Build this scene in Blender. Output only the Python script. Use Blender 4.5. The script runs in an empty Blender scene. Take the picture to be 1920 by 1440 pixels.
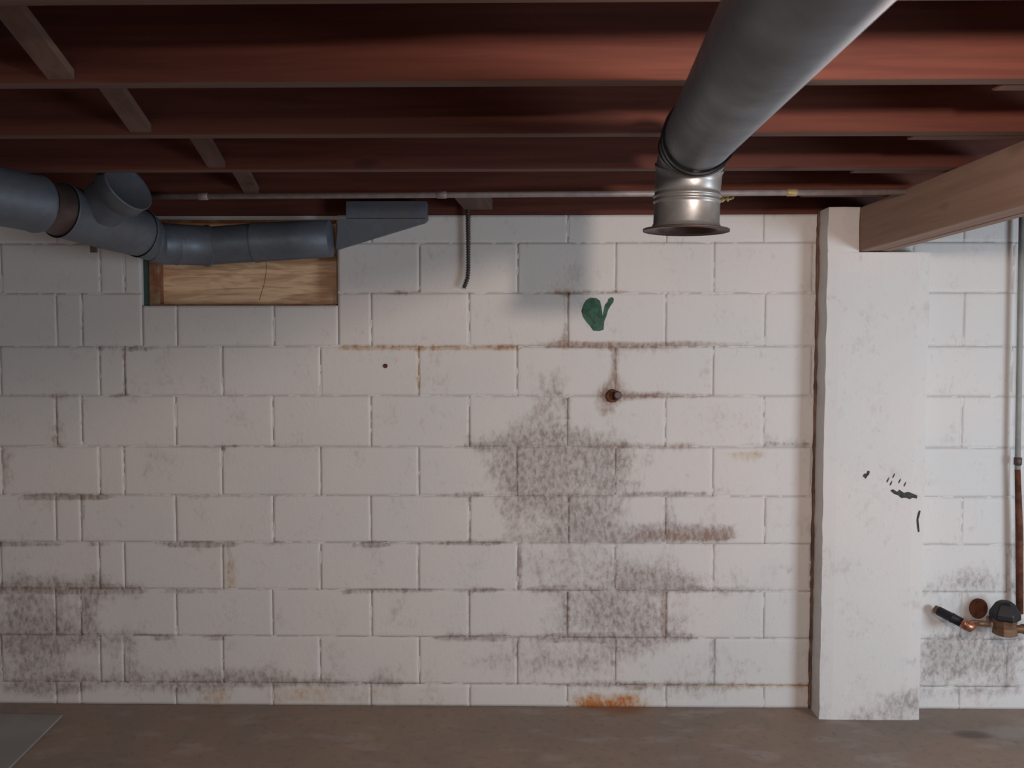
import bpy, bmesh, math, random
from mathutils import Vector, Matrix, Euler
random.seed(7)
R = math.radians
PI = math.pi
scn = bpy.context.scene
col = scn.collection

# ------------------------------------------------------------------ camera, light, exposure
F = 1480.0
CAM = Vector((0, -3.26, 1.515))
ROT = Euler((R(90 - 2.71), 0, R(0.75)), 'XYZ')
cam_d = bpy.data.cameras.new('camera')
cam_d.sensor_width = 36.0
cam_d.lens = 36.0 * F / 1920.0
cam_d.clip_start = 0.02
cam_d.dof.use_dof = True
cam_d.dof.focus_distance = 3.15
cam_d.dof.aperture_fstop = 9.0
cam = bpy.data.objects.new('camera', cam_d)
cam.location = CAM
cam.rotation_euler = ROT
col.objects.link(cam)
scn.camera = cam

scn.view_settings.view_transform = 'Standard'
scn.view_settings.look = 'None'
scn.view_settings.gamma = 1.0
scn.view_settings.use_curve_mapping = False
scn.view_settings.exposure = 0.04

w = bpy.data.worlds.new('world')
scn.world = w
w.use_nodes = True
w.node_tree.nodes['Background'].inputs[0].default_value = (0.55, 0.62, 0.72, 1)
w.node_tree.nodes['Background'].inputs[1].default_value = 0.02


def light(name, typ, loc, energy, color, size=0.1, size_y=None, target=None, spread=None):
    d = bpy.data.lights.new(name, typ)
    d.energy = energy
    d.color = color
    if typ == 'AREA':
        d.shape = 'RECTANGLE'
        d.size = size
        d.size_y = size_y or size
        if spread:
            d.spread = spread
    else:
        d.shadow_soft_size = size
    o = bpy.data.objects.new(name, d)
    o.location = loc
    if target is not None:
        v = Vector(target) - Vector(loc)
        o.rotation_euler = v.to_track_quat('-Z', 'Y').to_euler()
    col.objects.link(o)
    return o


# warm bulb hanging just out of frame, and daylight from a basement window to the right
light('bulb_light', 'POINT', (0.655, -2.76, 1.90), 80, (1.0, 0.82, 0.715), 0.045)
light('window_daylight', 'AREA', (3.3, -2.7, 1.0), 58, (0.76, 0.89, 1.0), 1.0, 0.9, (0.9, 0, 0.1))
light('room_fill', 'AREA', (-0.4, -6.2, 1.75), 25, (1.0, 0.94, 0.89), 1.8, 0.6, (-0.6, 0, 0.8))  # added warm fill behind the camera, lifts the left of the wall

# ------------------------------------------------------------------ helpers
RM = ROT.to_matrix()


def D(px, py, d):
    """world point seen at (px, py) of the 1920x1440 frame, d metres in front of the camera (world +Y)"""
    v = RM @ Vector(((px - 960) / F, (720 - py) / F, -1))
    return CAM + v * (d / v.y)


def W(px, py):
    p = D(px, py, -CAM.y)
    return p.x, p.z


def mk(name, bm, mat, parent=None, smooth=False):
    me = bpy.data.meshes.new(name)
    bm.normal_update()
    bm.to_mesh(me)
    bm.free()
    for m in (mat if isinstance(mat, (list, tuple)) else [mat]):
        me.materials.append(m)
    if smooth:
        for p in me.polygons:
            p.use_smooth = True
    o = bpy.data.objects.new(name, me)
    col.objects.link(o)
    if parent is not None:
        o.parent = parent
        o.matrix_parent_inverse = Matrix.Translation(-parent.location) if parent.type == 'EMPTY' else Matrix()
        if parent.type != 'EMPTY' and parent.parent is not None:
            pass
    return o


def tag(o, label=None, cat=None, group=None, kind=None):
    if label: o['label'] = label
    if cat: o['category'] = cat
    if group: o['group'] = group
    if kind: o['kind'] = kind
    return o


def empty(name, loc, label=None, cat=None, group=None, kind=None):
    o = bpy.data.objects.new(name, None)
    o.empty_display_size = 0.05
    o.location = loc
    col.objects.link(o)
    return tag(o, label, cat, group, kind)


def box(bm, x0, x1, y0, y1, z0, z1, mi=0):
    v = [bm.verts.new((x, y, z)) for x in (x0, x1) for y in (y0, y1) for z in (z0, z1)]
    fs = []
    for q in ((0, 1, 3, 2), (4, 6, 7, 5), (0, 4, 5, 1), (2, 3, 7, 6), (0, 2, 6, 4), (1, 5, 7, 3)):
        f = bm.faces.new([v[i] for i in q]); f.material_index = mi; fs.append(f)
    return v, fs


def bevelled(bm, w_, seg=2):
    bmesh.ops.bevel(bm, geom=list(bm.edges), offset=w_, segments=seg, affect='EDGES', profile=0.6)


def frame_of(t):
    t = t.normalized()
    a = Vector((0, 0, 1)) if abs(t.z) < 0.9 else Vector((1, 0, 0))
    u = t.cross(a).normalized()
    return u, u.cross(t).normalized()


def sweep(bm, pts, rad, n=40, cap0=False, cap1=False, tangents=None):
    """tube through pts with one radius per point, rings transported along the path"""
    pts = [Vector(p) for p in pts]
    if not isinstance(rad, (list, tuple)): rad = [rad] * len(pts)
    T = []
    for i in range(len(pts)):
        if tangents: T.append(Vector(tangents[i]).normalized()); continue
        a = pts[max(i - 1, 0)]; b = pts[min(i + 1, len(pts) - 1)]
        j = i
        d = b - a
        if d.length < 1e-7: d = T[-1] if T else Vector((0, 0, 1))
        T.append(d.normalized())
    u, v = frame_of(T[0])
    rings = []
    for i, p in enumerate(pts):
        if i:
            q = T[i - 1].rotation_difference(T[i])
            u = q @ u; v = q @ v
        rings.append([bm.verts.new(p + (u * math.cos(2 * PI * k / n) + v * math.sin(2 * PI * k / n)) * rad[i]) for k in range(n)])
    for a, b in zip(rings, rings[1:]):
        for k in range(n):
            bm.faces.new((a[k], a[(k + 1) % n], b[(k + 1) % n], b[k]))
    if cap0: bm.faces.new(rings[0][::-1])
    if cap1: bm.faces.new(rings[-1])
    return rings


def straight(bm, a, b, prof, n=40, cap0=False, cap1=False):
    """lathe profile (t metres from a, r) along a->b"""
    a = Vector(a); b = Vector(b); d = (b - a).normalized()
    return sweep(bm, [a + d * t for t, r in prof], [r for t, r in prof], n, cap0, cap1, tangents=[d] * len(prof))


# ------------------------------------------------------------------ node material helpers
class NT:
    def __init__(s, name):
        s.m = bpy.data.materials.new(name); s.m.use_nodes = True
        s.t = s.m.node_tree; s.b = s.t.nodes['Principled BSDF']
        s.tc = s.t.nodes.new('ShaderNodeTexCoord')

    def n(s, typ, **kw):
        nd = s.t.nodes.new(typ)
        for k, v in kw.items(): setattr(nd, k, v)
        return nd

    def l(s, a, b): s.t.links.new(a, b)

    def put(s, sock, v):
        if hasattr(v, 'links') or isinstance(v, bpy.types.NodeSocket): s.l(v, sock)
        else: sock.default_value = v

    def pos(s):
        return s.n('ShaderNodeNewGeometry').outputs['Position']

    def mapping(s, vec, scale=(1, 1, 1), rot=(0, 0, 0)):
        m = s.n('ShaderNodeMapping'); s.l(vec, m.inputs[0]); m.inputs['Scale'].default_value = scale; m.inputs['Rotation'].default_value = rot
        return m.outputs[0]

    def noise(s, vec, scale, detail=4, rough=0.55, dist=0.0):
        m = s.n('ShaderNodeTexNoise'); s.l(vec, m.inputs['Vector'])
        m.inputs['Scale'].default_value = scale; m.inputs['Detail'].default_value = detail
        m.inputs['Roughness'].default_value = rough; m.inputs['Distortion'].default_value = dist
        return m.outputs['Fac']

    def math(s, op, a, b=0.0, c=0.0, clamp=False):
        m = s.n('ShaderNodeMath', operation=op, use_clamp=clamp)
        s.put(m.inputs[0], a); s.put(m.inputs[1], b); s.put(m.inputs[2], c)
        return m.outputs[0]

    def rng(s, v, a, b, c=0.0, d=1.0, typ='SMOOTHSTEP'):
        m = s.n('ShaderNodeMapRange', interpolation_type=typ)
        s.put(m.inputs[0], v); s.put(m.inputs[1], a); s.put(m.inputs[2], b); s.put(m.inputs[3], c); s.put(m.inputs[4], d)
        return m.outputs[0]

    def mix(s, f, a, b):
        m = s.n('ShaderNodeMix', data_type='RGBA')
        s.put(m.inputs[0], f)
        s.put(m.inputs[6], a if not isinstance(a, tuple) else (*a, 1)[:4]); s.put(m.inputs[7], b if not isinstance(b, tuple) else (*b, 1)[:4])
        return m.outputs[2]

    def bump(s, h, strength=0.3, dist=0.01):
        b = s.n('ShaderNodeBump'); s.l(h, b.inputs['Height'])
        b.inputs['Strength'].default_value = strength; b.inputs['Distance'].default_value = dist
        s.l(b.outputs[0], s.b.inputs['Normal'])

    def base(s, c): s.put(s.b.inputs['Base Color'], c if not isinstance(c, tuple) else (*c, 1)[:4])

    def set(s, rough=0.6, metal=0.0, spec=None):
        s.put(s.b.inputs['Roughness'], rough); s.put(s.b.inputs['Metallic'], metal)
        if spec is not None: s.b.inputs['Specular IOR Level'].default_value = spec


def painted_block():
    t = NT('painted_block')
    p = t.pos()
    at = t.n('ShaderNodeAttribute'); at.attribute_name = 'stain'
    sep = t.n('ShaderNodeSeparateColor'); t.l(at.outputs['Color'], sep.inputs[0])
    mold, brown, ochre = sep.outputs
    slant = t.mapping(p, (1.3, 1.0, 0.75), (0, R(22), 0))
    n1 = t.noise(slant, 34, 7, 0.66)
    n2 = t.noise(p, 7, 5, 0.6)
    n3 = t.noise(p, 90, 3, 0.6)
    n4 = t.noise(p, 22, 4, 0.6)
    n5 = t.noise(t.mapping(p, (1.25, 1.0, 0.8), (0, R(28), 0)), 46, 5, 0.62, 0.4)
    nn = t.math('ADD', t.math('MULTIPLY', n1, 0.42), t.math('ADD', t.math('MULTIPLY', n2, 0.36), t.math('MULTIPLY', n4, 0.22)))
    tint = t.noise(p, 1.7, 3, 0.5)
    c = t.mix(t.rng(tint, 0.35, 0.65), (0.69, 0.66, 0.645), (0.65, 0.648, 0.645))
    c = t.mix(t.math('MULTIPLY', t.rng(n2, 0.55, 0.72), 0.18), c, (0.58, 0.54, 0.52))
    # paint specks
    c = t.mix(t.math('MULTIPLY', t.rng(n3, 0.66, 0.76), 0.4), c, (0.36, 0.31, 0.28))
    grime = t.math('MULTIPLY', t.rng(t.math('ADD', t.math('MULTIPLY', n5, 0.5), t.math('MULTIPLY', n2, 0.5)), 0.53, 0.66), 0.30)
    c = t.mix(grime, c, (0.44, 0.37, 0.34))
    def layer(c, d, colr, gain, soft, mx):
        v = t.math('SUBTRACT', t.math('ADD', t.math('MULTIPLY', d, gain), nn), 0.64)
        fine = t.rng(t.math('ADD', t.math('MULTIPLY', n5, 0.7), t.math('MULTIPLY', n1, 0.3)), 0.40, 0.60, 0.55, 1.0)
        return t.mix(t.math('MULTIPLY', t.math('MULTIPLY', t.rng(v, 0.0, soft), mx), fine), c, colr)
    c = layer(c, ochre, (0.50, 0.36, 0.20), 0.55, 0.34, 0.75)
    c = layer(c, ochre, (0.46, 0.15, 0.03), 0.22, 0.22, 1.0)
    mcol = t.mix(t.rng(n1, 0.4, 0.62), (0.41, 0.375, 0.37), (0.31, 0.26, 0.245))
    c = layer(c, mold, mcol, 0.56, 0.34, 1.0)
    c = layer(c, brown, (0.29, 0.19, 0.15), 0.48, 0.42, 0.9)
    t.base(c)
    t.set(0.62, 0, 0.3)
    t.bump(t.math('ADD', t.math('MULTIPLY', n3, 0.35), t.math('MULTIPLY', n1, 0.65)), 0.3, 0.006)
    return t.m


def wood(name, c1, c2, dark, axis='X', scale=1.0, rough=0.75):
    t = NT(name)
    p = t.pos()
    st = {'X': (1.0, 16, 22), 'Y': (16, 1.0, 22), 'Z': (22, 16, 1.0)}[axis]
    g = t.noise(t.mapping(p, tuple(v * scale for v in st)), 1.6, 5, 0.6, 0.6)
    big = t.noise(t.mapping(p, tuple(v * 0.16 * scale for v in st)), 1.6, 3, 0.5)
    kn = t.noise(t.mapping(p, {'X': (3.2, 8, 12), 'Y': (8, 3.2, 12), 'Z': (12, 8, 3.2)}[axis]), 1.0, 1, 0.4)
    c = t.mix(t.rng(g, 0.35, 0.66), c1, c2)
    c = t.mix(t.math('MULTIPLY', t.rng(big, 0.4, 0.7), 0.5), c, dark)
    c = t.mix(t.math('MULTIPLY', t.rng(kn, 0.70, 0.78), 0.8), c, dark)
    t.base(c); t.set(rough, 0, 0.25)
    t.bump(g, 0.12, 0.004)
    return t.m


def galv(name, c1, c2, metal=0.75, rough=0.42):
    t = NT(name)
    p = t.pos()
    v = t.n('ShaderNodeTexVoronoi'); t.l(p, v.inputs['Vector']); v.inputs['Scale'].default_value = 55
    sc = t.n('ShaderNodeSeparateColor'); t.l(v.outputs['Color'], sc.inputs[0])
    n = t.noise(p, 6, 5, 0.6)
    c = t.mix(t.math('MULTIPLY', sc.outputs[0], 0.5), c1, c2)
    c = t.mix(t.math('MULTIPLY', t.rng(n, 0.5, 0.7), 0.35), c, (0.16, 0.14, 0.13))
    t.base(c); t.set(t.rng(n, 0.3, 0.7, rough - 0.06, rough + 0.12), metal)
    t.bump(n, 0.06, 0.01)
    return t.m


def plain(name, c, rough=0.6, metal=0.0, var=0.2, scale=30, c2=None):
    t = NT(name)
    n = t.noise(t.pos(), scale, 4, 0.6)
    c2 = c2 or tuple(v * (1 - var) for v in c)
    t.base(t.mix(t.rng(n, 0.35, 0.65), c, c2)); t.set(rough, metal, 0.3)
    t.bump(n, 0.1, 0.003)
    return t.m


def concrete():
    t = NT('floor_concrete')
    p = t.pos()
    a = t.noise(p, 2.2, 6, 0.62); b = t.noise(p, 30, 5, 0.6); d = t.noise(t.mapping(p, (1, 2.2, 1)), 4.2, 4, 0.5)
    c = t.mix(t.rng(a, 0.35, 0.65), (0.29, 0.21, 0.165), (0.235, 0.19, 0.16))
    c = t.mix(t.math('MULTIPLY', t.rng(d, 0.52, 0.7), 0.6), c, (0.35, 0.29, 0.26))
    c = t.mix(t.math('MULTIPLY', t.rng(b, 0.5, 0.75), 0.4), c, (0.12, 0.095, 0.08))
    # rust bleeding out from the wall where the orange stain meets the floor, and a dark oil spot
    sp = t.n('ShaderNodeSeparateXYZ'); t.l(p, sp.inputs[0])
    def spot(x, y, rx, ry):
        dx = t.math('DIVIDE', t.math('SUBTRACT', sp.outputs[0], x), rx); dy = t.math('DIVIDE', t.math('SUBTRACT', sp.outputs[1], y), ry)
        r = t.math('ADD', t.math('MULTIPLY', dx, dx), t.math('MULTIPLY', dy, dy))
        return t.rng(t.math('ADD', r, t.math('MULTIPLY', b, 0.8)), 1.5, 0.5)
    c = t.mix(t.math('MULTIPLY', spot(0.41, 0.0, 0.15, 0.08), 0.6), c, (0.25, 0.09, 0.035))
    c = t.mix(t.math('MULTIPLY', spot(1.76, -0.22, 0.09, 0.04), 0.6), c, (0.05, 0.045, 0.045))
    c = t.mix(t.math('MULTIPLY', spot(1.95, -0.2, 0.16, 0.07), 0.5), c, (0.36, 0.33, 0.31))
    t.base(c); t.set(0.6, 0, 0.35)
    t.bump(b, 0.12, 0.004)
    return t.m


def plywood():
    t = NT('plywood_grain')
    p = t.pos()
    wv = t.noise(t.mapping(p, (1.6, 1, 9)), 2.6, 4, 0.5, 1.2)
    w2 = t.noise(t.mapping(p, (2.4, 1, 34)), 2.0, 3, 0.5, 0.8)
    c = t.mix(t.rng(wv, 0.38, 0.62), (0.68, 0.40, 0.23), (0.95, 0.66, 0.42))
    c = t.mix(t.math('MULTIPLY', t.rng(w2, 0.5, 0.7), 0.5), c, (0.33, 0.19, 0.11))
    t.base(c); t.set(0.42, 0, 0.4)
    t.bump(w2, 0.08, 0.003)
    return t.m


M_BLOCK = painted_block()
M_JOIST = wood('joist_red_wood', (0.150, 0.047, 0.031), (0.105, 0.031, 0.022), (0.045, 0.016, 0.014))
M_EDGE = wood('joist_edge_wood', (0.165, 0.10, 0.08), (0.125, 0.073, 0.06), (0.075, 0.043, 0.037))
M_BEAM = wood('beam_wood', (0.36, 0.235, 0.18), (0.30, 0.19, 0.145), (0.19, 0.115, 0.09), 'Y')
M_BLOCKING = wood('blocking_wood', (0.16, 0.10, 0.082), (0.12, 0.073, 0.06), (0.07, 0.038, 0.032), 'Y')
M_SUB = wood('subfloor_wood', (0.16, 0.07, 0.045), (0.11, 0.05, 0.035), (0.06, 0.025, 0.02), 'X')
M_GALV = galv('galvanized_blue', (0.20, 0.225, 0.26), (0.155, 0.175, 0.205), 0.45, 0.5)
M_GALV_D = galv('galvanized_dull', (0.145, 0.165, 0.20), (0.11, 0.127, 0.155), 0.4, 0.52)
M_GALV_L = galv('galvanized_bright', (0.30, 0.30, 0.30), (0.21, 0.215, 0.22), 0.7, 0.36)
M_DARKM = plain('tarnished_metal', (0.12, 0.085, 0.08), 0.5, 0.6)
M_RUST = plain('rust', (0.16, 0.06, 0.035), 0.8, 0.1, 0.5)
M_BLACK = plain('black_rubber', (0.018, 0.018, 0.022), 0.45)
M_BRONZE = plain('bronze', (0.24, 0.14, 0.085), 0.5, 0.5, 0.3)
M_COPPER = plain('copper', (0.50, 0.22, 0.14), 0.35, 0.8, 0.3)
M_GREEN = plain('green_paint', (0.045, 0.14, 0.095), 0.6, 0, 0.5, 40)
M_CABLE = plain('armored_cable', (0.10, 0.075, 0.075), 0.5, 0.5)
M_PIPE = plain('dull_conduit', (0.36, 0.30, 0.29), 0.5, 0.3)
M_BRASS = plain('yellow_brass', (0.50, 0.38, 0.18), 0.5, 0.2)
M_GREYPIPE = plain('grey_pipe_paint', (0.33, 0.34, 0.33), 0.6, 0, 0.15, 12)
M_SHEET = plain('grey_board', (0.30, 0.285, 0.28), 0.7, 0, 0.15, 6)
M_FRAME = plain('frame_wood', (0.33, 0.25, 0.16), 0.7, 0, 0.5, 14, (0.26, 0.10, 0.05))
M_GFRAME = plain('green_frame_paint', (0.05, 0.09, 0.075), 0.6)
M_FLOOR = concrete()
M_PLY = plywood()
M_DARK = plain('dark_gap', (0.03, 0.02, 0.018), 0.9)
M_SIDE = plain('pilaster_side', (0.50, 0.42, 0.37), 0.7, 0, 0.2, 5)

# ------------------------------------------------------------------ stains on the wall (wear and mould with shapes of their own)
def P2(px, py): return W(px, py)
PXM = F / -CAM.y            # pixels per metre on the wall
# (px, py, rx, ry, amount) on the wall plane; channels: mould, brown, ochre
MOLD = [(1000, 1240, 120, 40, .28), (1400, 1230, 60, 40, .28), (1300, 1300, 120, 20, .3), (1180, 1130, 100, 60, .2), (700, 1250, 100, 30, .18), (350, 1180, 120, 60, .18), (1100, 1000, 120, 40, .25), (60, 880, 60, 60, .22), (980, 790, 50, 40, .25), (1340, 1140, 60, 40, .2), (1380, 1000, 50, 14, .35), (1700, 1240, 30, 30, .22), (1060, 870, 85, 45, .75), (985, 880, 45, 40, .6), (1000, 825, 60, 18, .4), (1130, 840, 60, 25, .45), (1040, 745, 28, 45, .55), (1030, 710, 22, 18, .4),
        (1110, 965, 50, 30, .65), (1010, 945, 55, 26, .55), (1160, 900, 35, 30, .45), (1060, 1050, 60, 26, .4), (1000, 1070, 30, 30, .3), (1210, 1070, 75, 30, .55),
        (1140, 1150, 90, 34, .6), (1080, 1110, 60, 14, .35), (1215, 1200, 55, 24, .5), (1120, 1240, 60, 28, .45), (1000, 1230, 60, 30, .25), (1320, 1240, 40, 24, .3),
        (1268, 965, 14, 45, .5), (1462, 1072, 26, 22, .6), (1385, 1080, 18, 22, .45), (950, 960, 30, 24, .3), (895, 830, 24, 24, .3), (1250, 1000, 60, 12, .5),
        (1500, 850, 20, 28, .35), (1490, 890, 14, 20, .35), (900, 1250, 60, 20, .2), (1290, 1290, 60, 18, .3),
        (60, 1215, 100, 52, .62), (30, 1150, 40, 50, .5), (85, 1100, 110, 12, .75), (168, 1150, 14, 40, .65), (120, 1150, 25, 40, .35), (252, 1225, 14, 34, .6),
        (215, 1215, 12, 22, .35), (160, 1280, 110, 16, .5), (60, 1290, 80, 18, .5), (330, 1290, 60, 18, .45), (450, 1275, 60, 16, .6), (545, 1275, 60, 12, .5),
        (620, 1280, 30, 8, .5), (230, 1190, 30, 10, .4), (400, 1270, 40, 14, .4), (300, 1260, 60, 14, .3), (20, 1050, 30, 14, .4),
        (275, 870, 8, 26, .5), (150, 760, 16, 12, .5), (168, 768, 8, 12, .45), (120, 800, 30, 30, .3), (205, 860, 10, 40, .3), (240, 1105, 25, 14, .4), (360, 880, 10, 30, .3),
        (100, 960, 14, 30, .35), (372, 1035, 30, 14, .4), (180, 1100, 14, 10, .5), (480, 885, 14, 8, .3), (700, 1275, 20, 12, .4), (735, 1275, 30, 8, .4),
        (800, 1160, 16, 14, .35), (745, 1155, 10, 16, .6), (528, 1150, 8, 24, .4), (850, 1180, 40, 14, .25), (790, 900, 20, 10, .3),
        (1650, 1300, 50, 14, .5), (1590, 1320, 30, 12, .5), (1620, 1325, 60, 8, .4), (1690, 1220, 30, 12, .3), (1700, 1300, 30, 16, .3),
        (1800, 1085, 36, 22, .5), (1840, 1060, 30, 18, .4), (1760, 1090, 26, 14, .35), (1800, 1240, 46, 34, .8), (1760, 1210, 26, 26, .6), (1850, 1210, 60, 26, .5),
        (1890, 1270, 30, 28, .7), (1760, 1250, 30, 30, .5), (1880, 1215, 40, 20, .5), (1640, 1290, 70, 10, .35), (1690, 1325, 30, 10, .4), (1780, 1160, 30, 10, .4), (1860, 1100, 40, 14, .4), (1850, 1300, 60, 12, .4), (1790, 1130, 60, 14, .3), (1902, 1010, 12, 46, .8), (1912, 1110, 12, 60, .6), (1730, 1110, 12, 14, .3), (1870, 1180, 30, 20, .4),
        (940, 890, 20, 20, .4), (560, 975, 14, 14, .3), (700, 960, 10, 14, .25), (1500, 1125, 6, 8, .8), (90, 1180, 40, 20, .4)]
BROWN = [(1145, 742, 22, 18, 1.2), (1130, 740, 12, 14, .9), (1220, 668, 50, 14, .4), (1185, 650, 90, 6, .6), (1155, 690, 8, 40, .5), (1230, 740, 60, 9, .4), (1280, 825, 26, 16, .5),
         (1250, 845, 60, 8, .35), (1335, 718, 14, 16, .45), (1325, 690, 6, 14, .5), (1290, 640, 30, 8, .35), (1170, 890, 20, 34, .5), (1140, 850, 40, 14, .3), (1080, 900, 50, 30, .25),
         (985, 910, 24, 24, .4), (1200, 1150, 40, 34, .4), (1245, 1130, 12, 40, .35), (1340, 1005, 40, 12, .5), (1270, 1005, 30, 12, .5), (1380, 1000, 14, 10, .5), (1060, 640, 40, 12, .35),
         (1035, 640, 10, 12, .5), (905, 600, 6, 10, .4), (1060, 560, 8, 60, .3), (1020, 705, 16, 10, .4), (1280, 1225, 30, 8, .45), (1310, 1225, 10, 14, .3), (130, 745, 22, 8, .5),
         (125, 800, 10, 30, .35), (100, 835, 40, 8, .4), (10, 840, 12, 50, .4), (700, 770, 6, 10, .3), (735, 838, 10, 10, .35), (60, 1190, 80, 30, .3), (80, 1105, 100, 9, .4),
         (1530, 1100, 10, 60, .3), (1795, 1235, 50, 24, .4), (1905, 1000, 10, 44, .6), (1912, 1080, 10, 50, .5), (1832, 1140, 18, 20, 1.1), (1815, 1175, 30, 12, .4), (1755, 1160, 14, 14, .5),
         (1640, 1320, 40, 6, .3), (1870, 1255, 36, 24, .35), (528, 1150, 5, 20, .4), (1405, 800, 16, 6, .3), (255, 1220, 8, 30, .4)]
OCHRE = [(1140, 1327, 30, 12, 1.6), (1100, 1318, 14, 12, 1.1), (1180, 1318, 16, 12, 1.2), (1140, 1320, 70, 14, .45), (392, 1308, 16, 22, .7), (430, 1300, 30, 20, .4), (545, 1300, 60, 20, .55),
         (640, 1305, 60, 20, .45), (800, 1310, 40, 20, .4), (720, 1300, 30, 20, .4), (1400, 852, 34, 7, .8), (1360, 860, 20, 6, .6), (1410, 797, 14, 6, .4), (420, 1080, 30, 26, .35),
         (385, 1045, 24, 20, .35), (1100, 910, 50, 24, .35), (915, 885, 18, 14, .6), (660, 842, 12, 8, .5), (70, 820, 40, 24, .3), (85, 790, 20, 30, .3), (1330, 725, 14, 10, .5),
         (1290, 795, 10, 12, .4), (1250, 1110, 10, 60, .3), (1570, 580, 10, 22, .45), (1590, 610, 8, 14, .4), (1400, 1290, 200, 8, .35), (1000, 1300, 60, 14, .25), (1500, 1080, 14, 30, .4),
         (700, 640, 40, 8, .3), (1400, 1330, 120, 8, .25), (1840, 1320, 70, 12, .35), (1800, 1110, 60, 8, .4), (780, 700, 4, 30, .3), (1146, 705, 12, 16, .5), (1120, 740, 10, 16, .5)]
# stained runs of joint: (x0, x1, y, mould, brown, ochre) and (x, y0, y1, ...)
HJ = [(640, 965, 652, .15, .45, .7), (1050, 1390, 646, .25, .6, .3), (1050, 1160, 548, .1, .7, .5), (335, 440, 838, .35, .4, 0), (440, 540, 838, .2, .4, .1), (60, 190, 931, .8, .5, 0), (370, 480, 931, .4, .15, 0),
      (780, 830, 928, .4, .2, 0), (845, 905, 928, .55, .3, 0), (1180, 1320, 925, .55, .15, 0), (0, 30, 1020, .9, .4, 0), (50, 115, 1020, .6, .1, 0), (160, 200, 1020, .5, .1, 0), (285, 320, 1020, .5, .1, 0),
      (345, 430, 1020, .8, .2, 0), (500, 545, 1020, .3, .5, 0), (685, 700, 1020, .8, 0, 0), (700, 760, 1020, .4, .1, 0), (785, 800, 1018, .5, 0, 0), (820, 940, 1018, .75, .3, 0), (940, 1200, 1010, .4, .2, .1),
      (1200, 1350, 1008, .7, .6, .1), (0, 205, 1105, 1., .5, 0), (205, 260, 1107, .4, .1, 0), (310, 410, 1108, .45, .1, .1), (655, 690, 1108, .7, 0, 0), (705, 735, 1107, .7, 0, 0), (750, 800, 1107, .7, .1, 0),
      (870, 925, 1106, .8, .3, 0), (1010, 1060, 1104, .5, .1, 0), (1170, 1290, 1102, .9, .4, 0), (1290, 1480, 1106, .3, .2, 0), (0, 180, 1195, .5, .1, 0), (290, 315, 1195, .7, 0, 0), (385, 410, 1195, .6, 0, 0),
      (470, 520, 1197, .2, .3, 0), (820, 930, 1195, .8, .2, 0), (930, 1050, 1195, .3, .1, 0), (1050, 1135, 1195, 1., .4, 0), (1135, 1260, 1195, .4, .3, 0), (1260, 1300, 1195, .4, .1, 0),
      (480, 780, 1281, .35, .1, .1), (900, 1200, 1283, .2, 0, .1), (1200, 1510, 1284, .25, .1, .5), (30, 260, 652, .35, .25, 0), (250, 270, 655, .6, .3, 0), (215, 232, 742, .7, .4, 0), (0, 130, 742, .3, .3, 0),
      (640, 780, 549, .1, .2, 0), (720, 780, 549, .2, .5, .2), (1060, 1200, 1283, .3, .1, .2), (1370, 1440, 832, .4, 0, .1), (1440, 1510, 832, .45, 0, 0), (1340, 1430, 922, .4, 0, 0), (1100, 1290, 836, .2, .4, .1),
      (880, 1100, 836, .5, .1, 0), (1180, 1330, 742, .2, .5, 0), (1150, 1240, 742, .2, .3, 0), (880, 1010, 549, .1, .4, .3), (380, 600, 742, .12, .1, 0), (600, 640, 930, .2, 0, 0), (950, 1140, 648, .05, .3, .2)]
VJ = [(232, 655, 742, .7, .6, 0), (187, 655, 742, .2, 0, 0), (785, 655, 740, .05, .45, .5), (969, 665, 735, .2, .5, .1), (1151, 650, 730, .3, .6, .2), (880, 925, 1012, .5, .2, 0), (975, 1020, 1100, .4, .45, 0),
      (1062, 1115, 1195, .6, .5, 0), (1064, 925, 985, .2, .6, .2), (420, 845, 925, .25, .3, 0), (10, 845, 925, .4, .4, 0), (157, 932, 985, .5, .3, 0), (518, 935, 1015, .2, .3, 0), (430, 1022, 1060, .5, .2, 0),
      (430, 1060, 1108, .1, .2, .4), (880, 1110, 1160, .5, .4, 0), (1340, 1015, 1080, .3, .4, .1), (1246, 1110, 1195, .2, .5, .3), (1062, 548, 645, .05, .6, .3), (1153, 455, 545, .1, .3, .1), (785, 460, 545, .15, .1, 0),
      (880, 755, 836, .35, .1, 0), (1064, 750, 836, .5, .2, 0), (104, 750, 836, .3, .4, .2), (512, 750, 836, .1, .1, 0), (335, 935, 1020, .3, 0, 0), (350, 1110, 1195, .35, .1, .1), (700, 935, 1015, .1, .1, 0),
      (188, 845, 930, .3, 0, 0), (235, 845, 930, .35, 0, 0), (260, 1195, 1280, .6, .3, 0), (1150, 1195, 1290, .2, .1, .1), (966, 1195, 1230, .4, .2, 0), (1337, 845, 925, .05, .3, .1), (1160, 1015, 1100, .1, .3, .2),
      (966, 850, 925, .1, .3, .1), (1248, 930, 1005, .2, .2, .1), (1440, 550, 640, .05, .15, 0), (1432, 930, 1005, 0, .2, .05), (1400, 1110, 1195, 0, .25, .1), (1337, 1195, 1283, .3, .1, 0)]

def conv(L):
    out = []
    for (x, y, rx, ry, a) in L:
        X, Z = W(x, y); out.append((X, Z, rx / PXM, ry / PXM, a))
    return out
C_MOLD, C_BROWN, C_OCHRE = conv(MOLD), conv(BROWN), conv(OCHRE)
C_HJ = [(W(a, y)[0], W(b, y)[0], W(a, y)[1], m, br, oc) for a, b, y, m, br, oc in HJ]
C_VJ = [(W(x, a)[0], W(x, b)[1], W(x, a)[1], m, br, oc) for x, a, b, m, br, oc in VJ]

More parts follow.
